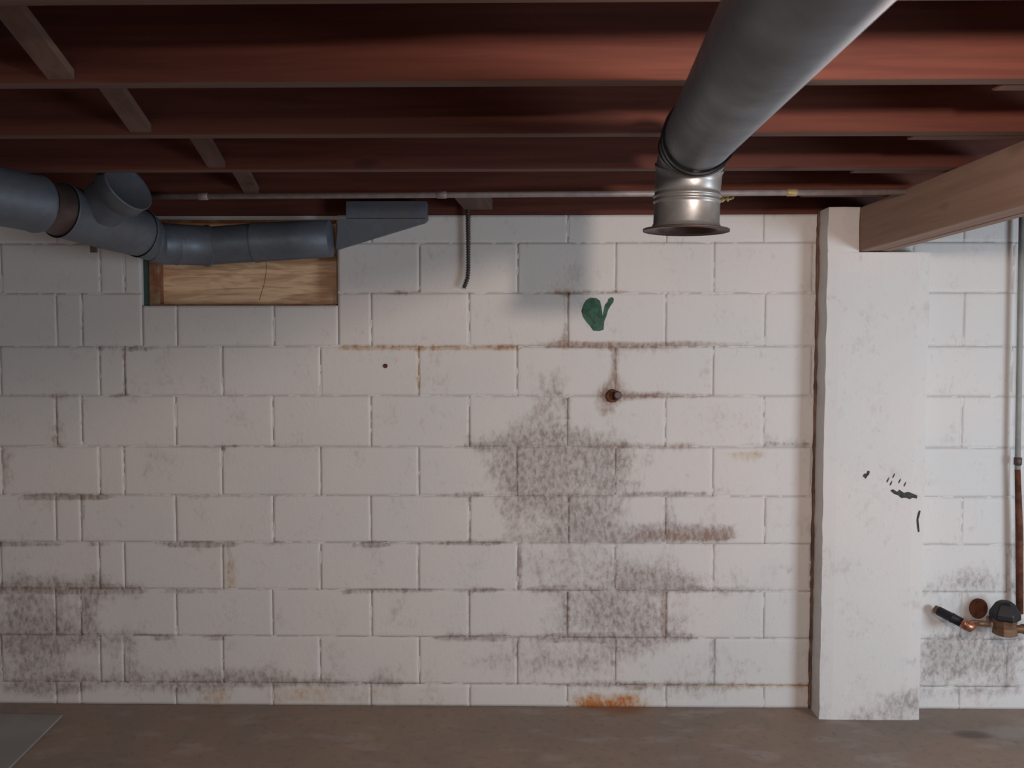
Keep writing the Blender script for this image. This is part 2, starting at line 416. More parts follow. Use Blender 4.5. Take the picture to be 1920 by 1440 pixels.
def blobs(L, X, Z):
    s = 0.0
    for (x, z, rx, rz, a) in L:
        dx = (X - x) / rx; dz = (Z - z) / rz
        q = dx * dx + dz * dz
        if q < 9: s += a * math.exp(-q * 0.6)
    return s

def stain(X, Z, joints=True):
    r = blobs(C_MOLD, X, Z); g = blobs(C_BROWN, X, Z); b = blobs(C_OCHRE, X, Z)
    r = min(r, 0.85); g = min(g, 1.2)
    if joints:
        for (x0, x1, z, m, br, oc) in C_HJ:
            if x0 - .02 < X < x1 + .02 and abs(Z - z) < 0.03:
                k = math.exp(-((Z - z) / 0.0125) ** 2)
                r += 1.3 * m * k; g += 1.25 * br * k; b += 1.3 * oc * k
        for (x, z0, z1, m, br, oc) in C_VJ:
            if z0 - .01 < Z < z1 + .01 and abs(X - x) < 0.03:
                k = math.exp(-((X - x) / 0.010) ** 2)
                r += 1.1 * m * k; g += 1.1 * br * k; b += 1.3 * oc * k
    return (r, g, b, 1.0)

def paint(o, joints=True, off=None, gain=1.0):
    me = o.data
    a = me.color_attributes.new('stain', 'FLOAT_COLOR', 'POINT')
    for i, v in enumerate(me.vertices):
        s = stain(v.co.x, v.co.z, joints)
        a.data[i].color = (s[0] * gain, s[1] * gain, s[2] * gain, 1)

# ------------------------------------------------------------------ room shell
JB = 2.068                 # underside of the joists
JH = 0.19
XL, XR, YB = -3.2, 3.6, -6.4
bm = bmesh.new(); box(bm, XL - .2, XR + .2, YB - .2, 0.3, -0.12, 0.0)
tag(mk('floor', bm, M_FLOOR), 'worn brown grey concrete basement floor', kind='structure')

# openings in the block wall
wx0, wz0 = W(266, 573); wx1, wz1 = W(632, 411)
WALLTOP = W(900, 403)[1]
ZT = WALLTOP
bm = bmesh.new()
Y0, Y1 = 0.016, 0.2
box(bm, XL, wx0, Y0, Y1, 0, ZT)
box(bm, wx1, XR, Y0, Y1, 0, ZT)
box(bm, wx0, wx1, Y0, Y1, 0, wz0)
box(bm, wx0, wx1, Y0, Y1, wz1, ZT)
wall = mk('wall_back', bm, M_BLOCK)
paint(wall, False)
tag(wall, 'white painted concrete block basement wall with mould and rust stains', kind='structure')

courses_px = [1283, 1195, 1107, 1018.5, 930, 838, 742, 649, 549, 455]
zs = [0.0] + [W(900, y)[1] for y in courses_px] + [ZT]
A_px = [-182, 2, 187, 233, 417, 601, 785, 969, 1153, 1337]
B_px = [-79, 105, 152, 330, 512, 696, 880, 1064, 1248, 1432]
def row_joints(px, y):
    xs = [W(x, y)[0] for x in px]
    while xs[0] > XL + .4: xs.insert(0, xs[0] - .406)
    while xs[-1] < XR - .5: xs.append(xs[-1] + .406)
    return [XL] + xs + [XR]

def block_mesh(x0, x1, z0, z1, name='block', y_front=0.0, depth=0.016, g=0.0003, b=0.012, rec=0.0006, parent=None, nx=6, nz=3):
    """one block: domed front sheet whose rim falls back to the joint, closed sides"""
    jit = lambda s: random.uniform(-s, s)
    x0 += g; x1 -= g; z0 += g; z1 -= g
    bb = min(b, (x1 - x0) * .3, (z1 - z0) * .3)
    def cuts(a, c):
        if c - a < .075: return [a, a + bb, (a + c) / 2, c - bb, c]
        m = .026; k = max(1, round((c - a - 2 * m) / 0.07))
        return [a, a + bb] + [a + m + (c - a - 2 * m) * i / k for i in range(k + 1)] + [c - bb, c]
    xs = cuts(x0, x1); zz = cuts(z0, z1)
    bm = bmesh.new()
    tilt = jit(0.0010); tz = jit(0.0008); pr = jit(0.0004)
    G = []
    for j, z in enumerate(zz):
        row = []
        for i, x in enumerate(xs):
            edge = i in (0, len(xs) - 1) or j in (0, len(zz) - 1)
            y = y_front + (rec + jit(.0005) if edge else pr + tilt * ((x - x0) / (x1 - x0) - .5) + tz * ((z - z0) / (z1 - z0) - .5) + jit(.0003))
            row.append(bm.verts.new((x + (jit(.0005) if edge else 0), y, z + (jit(.0005) if edge else 0))))
        G.append(row)
    for j in range(len(zz) - 1):
        for i in range(len(xs) - 1):
            f = bm.faces.new((G[j][i], G[j][i + 1], G[j + 1][i + 1], G[j + 1][i])); f.smooth = True
    loop = [G[0][i] for i in range(len(xs))] + [G[j][-1] for j in range(1, len(zz))] + [G[-1][i] for i in range(len(xs) - 2, -1, -1)] + [G[j][0] for j in range(len(zz) - 2, 0, -1)]
    back = [bm.verts.new((v.co.x, y_front + depth, v.co.z)) for v in loop]
    n = len(loop)
    for i in range(n):
        bm.faces.new((loop[i], back[i], back[(i + 1) % n], loop[(i + 1) % n]))
    o = mk(name, bm, M_BLOCK, parent)
    paint(o)
    return o

joints_v = []
for r in range(len(zs) - 1):
    za, zb = zs[r], zs[r + 1]
    # rows counted from the floor: the 930..838 course is an A course
    px = A_px if r % 2 == 1 else B_px
    ymid = 650 - ((za + zb) / 2 - CAM.z) * PXM
    J = row_joints(px, ymid)
    J = [J[0]] + [x + random.uniform(-.003, .003) for x in J[1:-1]] + [J[-1]]
    for x0, x1 in zip(J, J[1:]):
        pieces = [(x0, x1, za, zb)]
        if x1 > wx0 and x0 < wx1 and zb > wz0 and za < wz1:
            pieces = []
            if x0 < wx0 - .03: pieces.append((x0, wx0, za, zb))
            if x1 > wx1 + .03: pieces.append((wx1, x1, za, zb))
            if za < wz0 - .03: pieces.append((max(x0, wx0) if x0 < wx0 - .03 else x0, min(x1, wx1) if x1 > wx1 + .03 else x1, za, wz0))
        for (a, b_, c, d) in pieces:
            if b_ - a > .02 and d - c > .02: block_mesh(a, b_, c, d, parent=wall)
        if x0 > XL: joints_v.append((x0, za, zb))
# mortar: one strip mesh per direction, set back in the joints
bm = bmesh.new()
def strip(x0, x1, z0, z1, horizontal, y=0.0007):
    n = max(1, int((x1 - x0 if horizontal else z1 - z0) / 0.022))
    prev = None
    for i in range(n + 1):
        if horizontal:
            x = x0 + (x1 - x0) * i / n; q = [bm.verts.new((x, y + random.uniform(-.0005, .0005), z)) for z in (z0, z1)]
        else:
            z = z0 + (z1 - z0) * i / n; q = [bm.verts.new((x, y + random.uniform(-.0005, .0005), z)) for x in (x0, x1)]
        if prev:
            f = bm.faces.new((prev[0], q[0], q[1], prev[1]) if horizontal else (prev[0], prev[1], q[1], q[0])); f.smooth = True
        prev = q
for z in zs[1:-1]:
    if wz0 < z < wz1:
        strip(XL, wx0, z - .006, z + .006, True); strip(wx1, XR, z - .006, z + .006, True)
    else:
        strip(XL, XR, z - .006, z + .006, True)
for x, za, zb in joints_v:
    if wx0 < x < wx1 and zb > wz0: zb = min(zb, wz0)
    if zb > za: strip(x - .006, x + .006, za + .006, zb - .006, False)
o = mk('mortar', bm, M_BLOCK, wall); paint(o)

# other walls of the room (never in frame)
for nm, a in (('wall_left', (XL - .2, XL, YB, Y1)), ('wall_right', (XR, XR + .2, YB, Y1)), ('wall_front', (XL - .2, XR + .2, YB - .2, YB))):
    bm = bmesh.new(); box(bm, *a, 0, JB + JH)
    o = mk(nm, bm, M_BLOCK); tag(o, 'white painted basement wall', kind='structure')

# ------------------------------------------------------------------ pilaster carrying the beam
PY = -0.102
pxl = D(1536, 1365, 3.158).x; pxr = D(1723, 1365, 3.158).x
BX0 = D(1612, 471, 3.158).x; BX1 = BX0 + 0.127; BZ0 = D(1612, 471, 3.158).z
def painted_box(name, x0, x1, y0, y1, z0, z1, parent, res=.05):
    bm = bmesh.new()
    nx = max(1, round((x1 - x0) / res)); nz = max(1, round((z1 - z0) / res))
    jit = lambda s: random.uniform(-s, s)
    G = [[bm.verts.new((x0 + (x1 - x0) * i / nx + (jit(.0022) if i in (0, nx) else 0), y0 + (0.004 if i in (0, nx) else jit(.0008)), z0 + (z1 - z0) * j / nz + (jit(.002) if 0 < j < nz else 0))) for i in range(nx + 1)] for j in range(nz + 1)]
    for j in range(nz):
        for i in range(nx):
            bm.faces.new((G[j][i], G[j][i + 1], G[j + 1][i + 1], G[j + 1][i])).smooth = False
    loop = G[0][:] + [G[j][-1] for j in range(1, nz + 1)] + G[-1][-2::-1] + [G[j][0] for j in range(nz - 1, 0, -1)]
    back = [bm.verts.new((v.co.x, y1, v.co.z)) for v in loop]
    for i in range(len(loop)):
        bm.faces.new((loop[i], back[i], back[(i + 1) % len(loop)], loop[(i + 1) % len(loop)]))
    o = mk(name, bm, M_BLOCK, parent); paint(o, False)
    return o
pil = painted_box('trim_1', pxl, pxr, PY, -0.0005, 0, BZ0 - .004, None)
tag(pil, 'white painted pilaster projecting from the block wall under the beam', kind='structure')
pt = D(1550, 388, 3.158).z
painted_box('block', pxl, BX0 - .002, PY, -0.0005, BZ0 - .004, pt, pil)
bm = bmesh.new()
n = 90
sweep(bm, [(pxl - .0045 + random.uniform(-.0012, .0012), -.004, .004 + (pt - .01) * i / n) for i in range(n + 1)], [random.uniform(.0045, .0075) for i in range(n + 1)], 8, True, True)
mk('corner_joint', bm, plain('brown_sealant', (0.20, 0.12, 0.09), 0.8, 0, 0.5, 12), pil, True)
# (right of the beam the pilaster stops at the bearing height)

# ------------------------------------------------------------------ ceiling: subfloor and joists
ceil_ = empty('ceiling', (0, -3, JB + JH), 'open basement ceiling of reddish joists under dark floorboards', kind='structure')
n = 0
y = YB
while y < 0.2:
    bm = bmesh.new(); box(bm, XL, XR, y + .002, min(y + .138, .2), JB + JH, JB + JH + .02 + random.uniform(0, .002))
    mk('floorboard', bm, M_SUB, ceil_); y += .14
def joist(x0, x1, yc, z0=JB, h=JH, name='joist', t=.042):
    bm = bmesh.new()
    v, fs = box(bm, x0, x1, yc - t / 2, yc + t / 2, z0, z0 + h)
    fs[4].material_index = 1
    bevelled(bm, .003, 1)
    return mk(name, bm, [M_JOIST, M_EDGE], ceil_)
# depths measured from the camera position
joist_d = [1.28 + .4065 * k for k in range(5)]
XLAP = 1.03
alld = [1.28 - .4065 * k for k in range(1, 10)] + joist_d
for d in alld:
    yc = CAM.y + d
    if yc < YB + .1: continue
    joist(XL + .01, BX1 + .06, yc, JB + random.uniform(-.002, .002))
    joist(XLAP + random.uniform(-.02, .02), XR - .01, yc + .044, JB)
# rim board on the wall top
bm = bmesh.new(); v, fs = box(bm, XL + .01, XR - .01, 0.003, .045, ZT + .001, JB + JH); 
mk('rim_board', bm, M_JOIST, ceil_)
bm = bmesh.new(); v, fs = box(bm, XL + .01, XR - .01, 0.046, .2, ZT + .001, JB + JH)
mk('sill_board', bm, M_JOIST, ceil_)
# solid blocking between joists at left
def blocking(xa, xb, d0, d1, z0=JB, h=JH - .01, mat=M_BLOCKING, skew=0.0, name='blocking'):
    bm = bmesh.new()
    v, fs = box(bm, xa, xb, CAM.y + d0, CAM.y + d1, z0, z0 + h)
    for q in v:
        if q.co.y > CAM.y + (d0 + d1) / 2: q.co.x += skew
    bevelled(bm, .002, 1)
    return mk(name, bm, mat, ceil_)
def bridge(xr, w_, d0, z0, d1, z1, th=.02):
    bm = bmesh.new()
    for x in (xr - w_, xr):
        for (d, z) in ((d0, z0), (d1, z1)):
            for q in (0, th): bm.verts.new((x, CAM.y + d, z + q))
    bm.verts.ensure_lookup_table(); v = bm.verts
    for q in ((0, 2, 3, 1), (4, 5, 7, 6), (0, 1, 5, 4), (2, 6, 7, 3), (0, 4, 6, 2), (1, 3, 7, 5)): bm.faces.new([v[i] for i in q])
    bmesh.ops.recalc_face_normals(bm, faces=bm.faces)
    return mk('bridging', bm, M_BLOCKING, ceil_)
for k in range(-2, 4):
    a = 1.28 + .4065 * k + .023 + (0.0); b_ = 1.28 + .4065 * (k + 1) - .023
    xc = {0: -.935, 1: -.965, 2: -.925, 3: -.955}.get(k, -.94)
    bridge(xc, .055, a, JB + .155, b_, JB + .004)
    bridge(xc - .06, .055, a, JB + .004, b_, JB + .155)
blocking(-.255, -.14, joist_d[4] + .022, 3.20, JB - .003, .04, M_BLOCKING, .02)

# ------------------------------------------------------------------ triple beam
beam = empty('support_beam', (BX0, -3, BZ0), 'brown wooden built-up beam running toward the camera from the white pilaster', 'beam')
pl = (BX1 - BX0) / 3
for k in range(3):
    bm = bmesh.new(); box(bm, BX0 + pl * k + .0006, BX0 + pl * (k + 1) - .0006, YB + .05, -0.002, BZ0 + (.0, .002, .001)[k], JB - .003)
    bevelled(bm, .003, 1)
    mk('beam_ply', bm, M_BEAM, beam)

# ------------------------------------------------------------------ window
win = empty('window_1', ((wx0 + wx1) / 2, 0.1, wz0), 'small basement window opening closed with tan wood panel', kind='structure')
RY = 0.075
fx = D(298, 540, 3.29).x
bm = bmesh.new(); box(bm, fx - .01, wx1 + .06, RY, RY + .015, wz0 - .03, wz1 + .02)
mk('panel', bm, M_PLY, win)
bm = bmesh.new(); box(bm, wx0 + .017, fx, RY - .045, RY - .0005, wz0 + .001, wz1 - .001); bevelled(bm, .002, 1)
mk('window_frame', bm, M_FRAME, win)
bm = bmesh.new(); box(bm, wx0 + .001, wx0 + .016, 0.018, RY - .001, wz0 + .001, wz1 - .001)
mk('jamb', bm, M_GFRAME, win)
bm = bmesh.new(); box(bm, wx1 - .012, wx1 - .001, 0.03, RY - .001, wz0 + .012, wz1 - .001)
mk('jamb', bm, M_FRAME, win)
bm = bmesh.new(); box(bm, fx + .001, wx1 - .012, 0.03, RY - .002, wz0 + .001, wz0 + .008)
mk('window_sill', bm, M_FRAME, win)
bm = bmesh.new(); box(bm, wx0 + .017, wx1 - .012, 0.006, 0.028, wz1 - .010, wz1 - .001)
mk('lintel', bm, M_FRAME, win)

# ------------------------------------------------------------------ big duct at right
def bead(t0, r, h=.003, w_=.006):
    return [(t0 - w_, r), (t0 - w_ / 2, r + h * .8), (t0, r + h), (t0 + w_ / 2, r + h * .8), (t0 + w_, r)]
DR = .0762
DX = D(1289, 400, 1.88).x
dEnd = D(1314, 252, 1.75)
dStart = D(1492, 0, 0.90)
axis = (dEnd - dStart).normalized()
pstart = dStart - axis * 1.6
duct = empty('round_duct', (DX, CAM.y + 1.88, 1.81), 'large galvanized round duct under joists, elbowed down to an open flanged end', 'duct')
bm = bmesh.new()
L = (dEnd - pstart).length
straight(bm, pstart, dEnd, [(0, DR), (L * .5, DR), (L - .03, DR), (L - .004, DR + .001), (L, DR - .001)], 64)
mk('duct_pipe', bm, M_GALV, duct, True)
# long snap-lock seam on the pipe top side
# elbow of four gores
bot = Vector((DX, CAM.y + 1.885, 1.878))
a0 = axis; a1 = Vector((-.02, 0.03, -1)).normalized()
R_el = .105
side = a0.cross(a1).normalized()
c_el = None
NG = 4
pts = [dEnd - axis * .004]; tg = [axis]
p0 = dEnd; p3 = bot
h1 = .088
for i in range(NG * 6 + 1):
    t = i / (NG * 6)
    b0, b1, b2, b3 = p0, p0 + a0 * h1, p3 - a1 * h1, p3
    q = b0 * (1 - t) ** 3 + b1 * 3 * t * (1 - t) ** 2 + b2 * 3 * t * t * (1 - t) + b3 * t ** 3
    dq = (b1 - b0) * 3 * (1 - t) ** 2 + (b2 - b1) * 6 * t * (1 - t) + (b3 - b2) * 3 * t * t
    pts.append(q); tg.append(dq.normalized())
pts = pts[1:]; tg = tg[1:]
for gidx in range(NG):
    bm = bmesh.new()
    i0, i1 = gidx * 6, gidx * 6 + 6
    A, B = pts[i0], pts[i1]; TA, TB = tg[i0], tg[i1]
    rr = DR + .003 - .001 * gidx
    n = 5; P = []; T = []; Rr = []
    for k in range(n + 1):
        t = k / n
        P.append(A.lerp(B, t)); T.append(TA.lerp(TB, t).normalized()); Rr.append(rr)
    P = [A - TA * .004, A] + P[1:-1] + [B, B + TB * .003]; T = [TA, TA] + T[1:-1] + [TB, TB]
    Rr = [rr + .0042, rr + .0036] + Rr[1:-1] + [rr, rr - .002]
    sweep(bm, P, Rr, 64, tangents=T)
    mk('elbow_segment', bm, M_GALV if gidx < 1 else M_GALV_L, duct, True)
bm = bmesh.new()
cl = .085
pr = [(0, DR - .001)] + bead(.010, DR, .003, .004) + bead(.022, DR, .0025, .004) + [(.03, DR), (cl - .012, DR + .0005), (cl - .005, DR + .004), (cl, DR + .012)]
straight(bm, bot, bot + a1 * cl, pr, 64)
mk('collar', bm, M_GALV_L, duct, True)
bm = bmesh.new()
fb = bot + a1 * (cl - .002)
sweep(bm, [fb + a1 * .001, fb + a1 * .0, fb + a1 * .0035, fb + a1 * .008, fb + a1 * .0055, fb + a1 * .006, fb - a1 * .02],
      [DR - .003, DR + .008, DR + .0245, DR + .0248, DR + .0225, DR - .003, DR - .005], 64, tangents=[a1] * 7)
mk('flange', bm, M_DARKM, duct, True)

# ------------------------------------------------------------------ ducts at left
ld = empty('branch_duct', D(200, 420, 2.78), 'dull galvanized duct with a capped branch, coming from left into the window', 'duct')
a = D(-150, 338, 2.16); b = D(72, 383, 2.50)
rA = .088
def seg(p, q, prof_fn, name, mat=M_GALV_D, n=48):
    bm = bmesh.new(); p = Vector(p); q = Vector(q); L = (q - p).length
    straight(bm, p, q, prof_fn(L), n)
    return mk(name, bm, mat, ld, True)
seg(a, b, lambda L: [(0, rA), (L - .02, rA)] + [(L - .012, rA + .004), (L - .004, rA + .003), (L, rA)], 'duct_section')
c = D(112, 394, 2.58)
seg(b, c, lambda L: [(0, rA - .004), (L * .3, rA - .008), (L * .7, rA - .008), (L, rA - .002)], 'coupling', M_DARKM)
d_ = D(262, 437, 2.88)
rB = .088
seg(c, d_, lambda L: [(0, rB + .003), (.006, rB + .004), (.012, rB), (L * .5, rB + .002), (L - .02, rB - .002), (L, rB - .004)], 'duct_section')
e = D(295, 452, 2.97); f_ = D(300, 454, 2.985)
bm = bmesh.new()
t1 = (d_ - c).normalized()
g0 = D(300, 457, 3.01); g1 = D(390, 461, 3.135)
t2 = (g1 - g0).normalized()
for k in range(2):
    bm = bmesh.new()
    s0, s1 = (k / 2), (k + 1) / 2
    A = d_.lerp(g0, s0); B = d_.lerp(g0, s1); TA = t1.lerp(t2, s0).normalized(); TB = t1.lerp(t2, s1).normalized()
    r0 = .086 - .004 * k
    sweep(bm, [A - TA * .003, A + TA * .004, A.lerp(B, .5), B], [r0 + .003, r0 + .003, r0 - .001, r0 - .003], 48, tangents=[TA, TA, TA.lerp(TB, .5).normalized(), TB])
    mk('elbow_segment', bm, M_GALV_D, ld, True)
seg(g0, g1, lambda L: [(0, .079), (L * .3, .078), (L * .32, .080), (L * .36, .078), (L - .012, .078), (L - .008, .082), (L, .082), (L + .001, .074)], 'duct_section')
h0 = g1; h1_ = D(478, 455, 3.16); h2 = D(620, 447, 3.165)
seg(h0 - (h1_ - h0).normalized() * .01, h1_, lambda L: [(0, .074), (L, .076)], 'duct_section')
seg(h1_ - (h2 - h1_).normalized() * .002, h2, lambda L: [(0, .0795), (.010, .0795), (.016, .077), (L * .5, .076), (L, .074), (L + .0005, .070), (L + .001, .002)], 'duct_section')
# branch takeoff with capped end
s0 = D(178, 402, 2.72); s1 = D(240, 350, 2.62)
sd = (s1 - s0).normalized(); sd = (Vector((.84, -.30, .45))).normalized()
L = .135
s0 = s1 - sd * L
bm = bmesh.new()
straight(bm, s0, s1, [(0, .074), (L * .55, .076), (L * .62, .082), (L * .64, .086), (L, .086)], 48)
br = mk('branch_collar', bm, M_GALV_D, ld, True)
bm = bmesh.new()
straight(bm, s1 - sd * .002, s1 + sd * .01, [(0, .0885), (.006, .0885), (.0065, .084), (.001, .080), (.0, .004)], 48, cap1=True)
o = mk('end_cap', bm, M_GALV_D, ld, True); tag(o, 'round cap closing the branch')
# hanging screw tab under the duct
tb = D(176, 468, 2.74)
bm = bmesh.new(); box(bm, tb.x - .012, tb.x + .012, tb.y - .003, tb.y + .003, tb.z - .010, tb.z + .012); bevelled(bm, .001, 1)
mk('hanger_tab', bm, M_DARKM, ld)

# rectangular boot at the wall beside the window
ba = D(650, 411, 3.20); bb_ = D(800, 381, 3.20)
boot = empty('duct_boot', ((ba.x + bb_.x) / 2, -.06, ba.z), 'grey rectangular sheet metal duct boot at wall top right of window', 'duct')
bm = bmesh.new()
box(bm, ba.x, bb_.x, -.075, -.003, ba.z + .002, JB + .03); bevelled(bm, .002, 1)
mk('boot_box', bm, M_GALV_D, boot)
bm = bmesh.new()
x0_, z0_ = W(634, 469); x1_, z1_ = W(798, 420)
V = [(x0_, -.040, z0_), (x1_, -.02, z1_ + .002), (bb_.x - .002, -.06, ba.z + .001), (ba.x - .03, -.07, ba.z + .001)]  # dull grey wedge under the box, deepest on the window side
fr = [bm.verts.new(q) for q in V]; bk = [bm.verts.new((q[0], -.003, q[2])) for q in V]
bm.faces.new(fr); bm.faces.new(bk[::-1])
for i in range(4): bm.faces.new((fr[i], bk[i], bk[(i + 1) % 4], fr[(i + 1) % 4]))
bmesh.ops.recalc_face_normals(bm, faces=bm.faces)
mk('grey_wedge', bm, M_GALV_D, boot)

# ------------------------------------------------------------------ conduit under the joists
pa = D(180, 375, 2.86); pb = D(1720, 352, 2.80)
cz = JB - .0135
cond = empty('ceiling_pipe', (pa.x, pa.y, cz), 'thin dull grey pipe running along the underside of the rear joist', 'pipe')
bm = bmesh.new(); A = Vector((pa.x, pa.y, cz)); B = Vector((pb.x, pb.y, cz))
straight(bm, A, B, [(0, .0105), ((B - A).length, .0105)], 20, True, True)
mk('pipe_run', bm, M_PIPE, cond, True)
for px in (378, 832, 1482):
    t = (px - 180) / 1540; q = A.lerp(B, t); dr = (B - A).normalized()
    bm = bmesh.new(); straight(bm, q, q + dr * .04, [(0, .0106), (.002, .0128), (.034, .0128), (.036, .0106)], 20)
    mk('coupling', bm, M_PIPE if px < 1400 else M_BRASS, cond, True)
# frayed yellow fibre tuft by the duct
tc = D(1361, 372, 2.905); tc.z = JB - .012
bm = bmesh.new()
for k in range(26):
    p = tc + Vector((random.uniform(-.022, .022), random.uniform(-.01, .01), random.uniform(-.012, .012)))
    q = p + Vector((random.uniform(-.012, .012), random.uniform(-.006, .006), random.uniform(-.014, .014)))
    sweep(bm, [p, p.lerp(q, .5) + Vector((.003, 0, .002)), q], [.0045, .006, .0035], 6, True, True)
bmesh.ops.translate(bm, verts=bm.verts, vec=(0, 0, .004))
tag(mk('insulation_tuft', bm, M_BRASS), 'yellow tuft of insulation hanging beside the large duct collar', 'insulation')

# ------------------------------------------------------------------ armoured cable on the wall
cab = [D(877, 385, 3.235), D(877, 420, 3.235), D(878, 470, 3.235), D(878, 505, 3.235), D(877, 520, 3.235), D(873, 532, 3.235), D(870, 540, 3.235)]
dense = []
for i in range(len(cab) - 1):
    m = max(2, int((cab[i + 1] - cab[i]).length / .0022))
    for k in range(m): dense.append(cab[i].lerp(cab[i + 1], k / m))
dense.append(cab[-1])
bm = bmesh.new(); sweep(bm, dense, [.0080 + .0022 * math.sin(i * 1.35) for i in range(len(dense))], 14, True, True)
tag(mk('armored_cable', bm, M_CABLE, None, True), 'dark ribbed cable stub hanging down the wall from the joists', 'cable')

# thin wire loop hanging in the window
wl = [D(468, 418, 3.19), D(474, 450, 3.16), D(490, 500, 3.18), D(500, 530, 3.22)]
bm = bmesh.new(); sweep(bm, [D(497, 470, 3.15), D(500, 500, 3.155), D(496, 530, 3.16), D(486, 563, 3.17)], [.0011] * 4, 6, True, True)
tag(mk('wire', bm, M_CABLE, None, True), 'thin loose wire dangling in front of the window panel', 'wire')

# ------------------------------------------------------------------ rusted pipe stub in the wall, small hole
rs = D(1148, 742, 3.26)
stub = empty('pipe_stub', (rs.x, -.01, rs.z), 'rusted pipe stub sticking out of the block wall, rust streaked', 'pipe')
bm = bmesh.new(); straight(bm, (rs.x, .004, rs.z), (rs.x, -.022, rs.z), [(0, .026), (.012, .028), (.022, .027), (.026, .022), (.024, .016), (.010, .015)], 18, False, True)
for v in bm.verts: v.co.x += random.uniform(-.0012, .0012); v.co.z += random.uniform(-.0012, .0012)
mk('stub_ring', bm, M_RUST, stub, True)
rs2 = D(1157, 741, 3.23)
bm = bmesh.new(); straight(bm, (rs2.x, -.012, rs2.z), (rs2.x + .004, -.034, rs2.z), [(0, .017), (.018, .018), (.022, .014)], 8, False, True)
mk('plug', bm, M_DARKM, stub)
sh = D(723, 686, 3.26)
bm = bmesh.new(); straight(bm, (sh.x, -.0005, sh.z), (sh.x, -.006, sh.z), [(0, .009), (.004, .0095), (.0055, .006)], 12, False, True)
tag(mk('anchor_plug', bm, M_RUST, None, True), 'small brown anchor plug in the painted block left of centre', 'anchor')

# ------------------------------------------------------------------ green paint daub: thin film of paint on the block
def film(name, poly_px, mat, th=.0012, y=-.0012, rough=.6):
    bm = bmesh.new()
    fr = [bm.verts.new((W(px, py)[0], y, W(px, py)[1])) for px, py in poly_px]
    bk = [bm.verts.new((v.co.x, y + th + .001, v.co.z)) for v in fr]
    bm.faces.new(fr); bm.faces.new(bk[::-1])
    n = len(fr)
    for i in range(n): bm.faces.new((fr[i], bk[i], bk[(i + 1) % n], fr[(i + 1) % n]))
    bmesh.ops.recalc_face_normals(bm, faces=bm.faces)
    bmesh.ops.triangulate(bm, faces=[f for f in bm.faces if len(f.verts) > 4])
    return bm
gp = [(1094, 571), (1099, 563), (1107, 558), (1118, 559), (1125, 564), (1128, 576), (1130, 592), (1132, 582), (1134, 572), (1139, 566), (1141, 560), (1147, 557), (1151, 560), (1150, 567), (1145, 573),
      (1140, 582), (1137, 593), (1133, 603), (1132, 618), (1124, 621), (1112, 620), (1106, 611), (1099, 603), (1093, 594), (1090, 583)]
bm = film('green_paint_daub', gp, M_GREEN)
tag(mk('green_paint_daub', bm, M_GREEN), 'dark green paint daub on the white block under the large duct', 'paint')

# black scuff smears on the pilaster (tar, slightly raised)
def pil_film(poly, mat, name, label):
    bm = bmesh.new()
    fr = []
    for px, py in poly:
        q = D(px, py, 3.158); fr.append(bm.verts.new((q.x, PY - .0012, q.z)))
    bk = [bm.verts.new((v.co.x, PY + .002, v.co.z)) for v in fr]
    n = len(fr)
    bm.faces.new(fr); bm.faces.new(bk[::-1])
    for i in range(n): bm.faces.new((fr[i], bk[i], bk[(i + 1) % n], fr[(i + 1) % n]))
    bmesh.ops.recalc_face_normals(bm, faces=bm.faces)
    bmesh.ops.triangulate(bm, faces=[f for f in bm.faces if len(f.verts) > 4])
    tag(mk(name, bm, mat), label, 'scuff mark')
M_SCUFF = plain('scuff_black', (0.07, 0.07, 0.065), 0.8, 0, 0.5, 90)
pil_film([(1669, 920), (1674, 917), (1682, 922), (1686, 918), (1695, 924), (1703, 922), (1713, 926), (1720, 929), (1719, 935), (1711, 933), (1706, 936), (1697, 933), (1690, 934), (1684, 929), (1676, 926)],
         M_SCUFF, 'scuff_mark', 'long black scuff across the right half of the white pilaster')
pil_film([(1617, 893), (1620, 888), (1624, 888), (1627, 882), (1631, 884), (1629, 890), (1626, 893), (1623, 898), (1620, 895)], M_SCUFF, 'scuff_mark', 'small black scuff on the left part of the white pilaster')
pil_film([(x - 5, y) for x, y in [(1729, 957), (1731, 958), (1729, 967), (1727, 973), (1728, 985), (1729, 996), (1727, 998), (1725, 988), (1724, 975), (1726, 965)]],
         M_SCUFF, 'scuff_mark', 'thin vertical black mark at the right edge of the pilaster')
for k, (px, py) in enumerate([(1662, 902), (1668, 908), (1684, 904), (1694, 910), (1673, 894)]):
    pil_film([(px, py), (px + 3, py - 5), (px + 5, py - 7), (px + 4, py - 2), (px + 1, py + 3)], M_SCUFF, 'scuff_mark', ['tiny dark fleck left end of the fleck row above the long scuff', 'second tiny fleck from left above the long scuff', 'tiny fleck directly above the middle of the long scuff', 'tiny fleck right end of the row above the long scuff', 'topmost tiny fleck above the long pilaster scuff'][k])

# ------------------------------------------------------------------ water service fittings, lower right
vp = D(1880, 1172, 3.17)
hose = empty('black_hose', D(1785, 1158, 3.2), 'short black rubber hose angled up from copper fitting, lower right', 'hose')
p0 = D(1757, 1144, 3.225); p1 = D(1806, 1169, 3.15)
bm = bmesh.new(); L = (p1 - p0).length
straight(bm, p0, p1, [(0, .010), (.004, .019), (L * .55, .019), (L * .56, .0205), (L * .62, .0205), (L * .63, .019), (L - .003, .019), (L, .014)], 24, True, True)
mk('hose_sleeve', bm, M_BLACK, hose, True)
bm = bmesh.new(); dv = (p1 - p0).normalized()
straight(bm, p0 - dv * .012, p0 + dv * .006, [(0, .013), (.002, .0165), (.018, .0165)], 20, True, False)
mk('hose_end', bm, M_BRONZE, hose, True)
cf = empty('copper_fitting', D(1818, 1172, 3.17), 'small copper elbow fitting between black hose and bronze valve', 'pipe fitting')
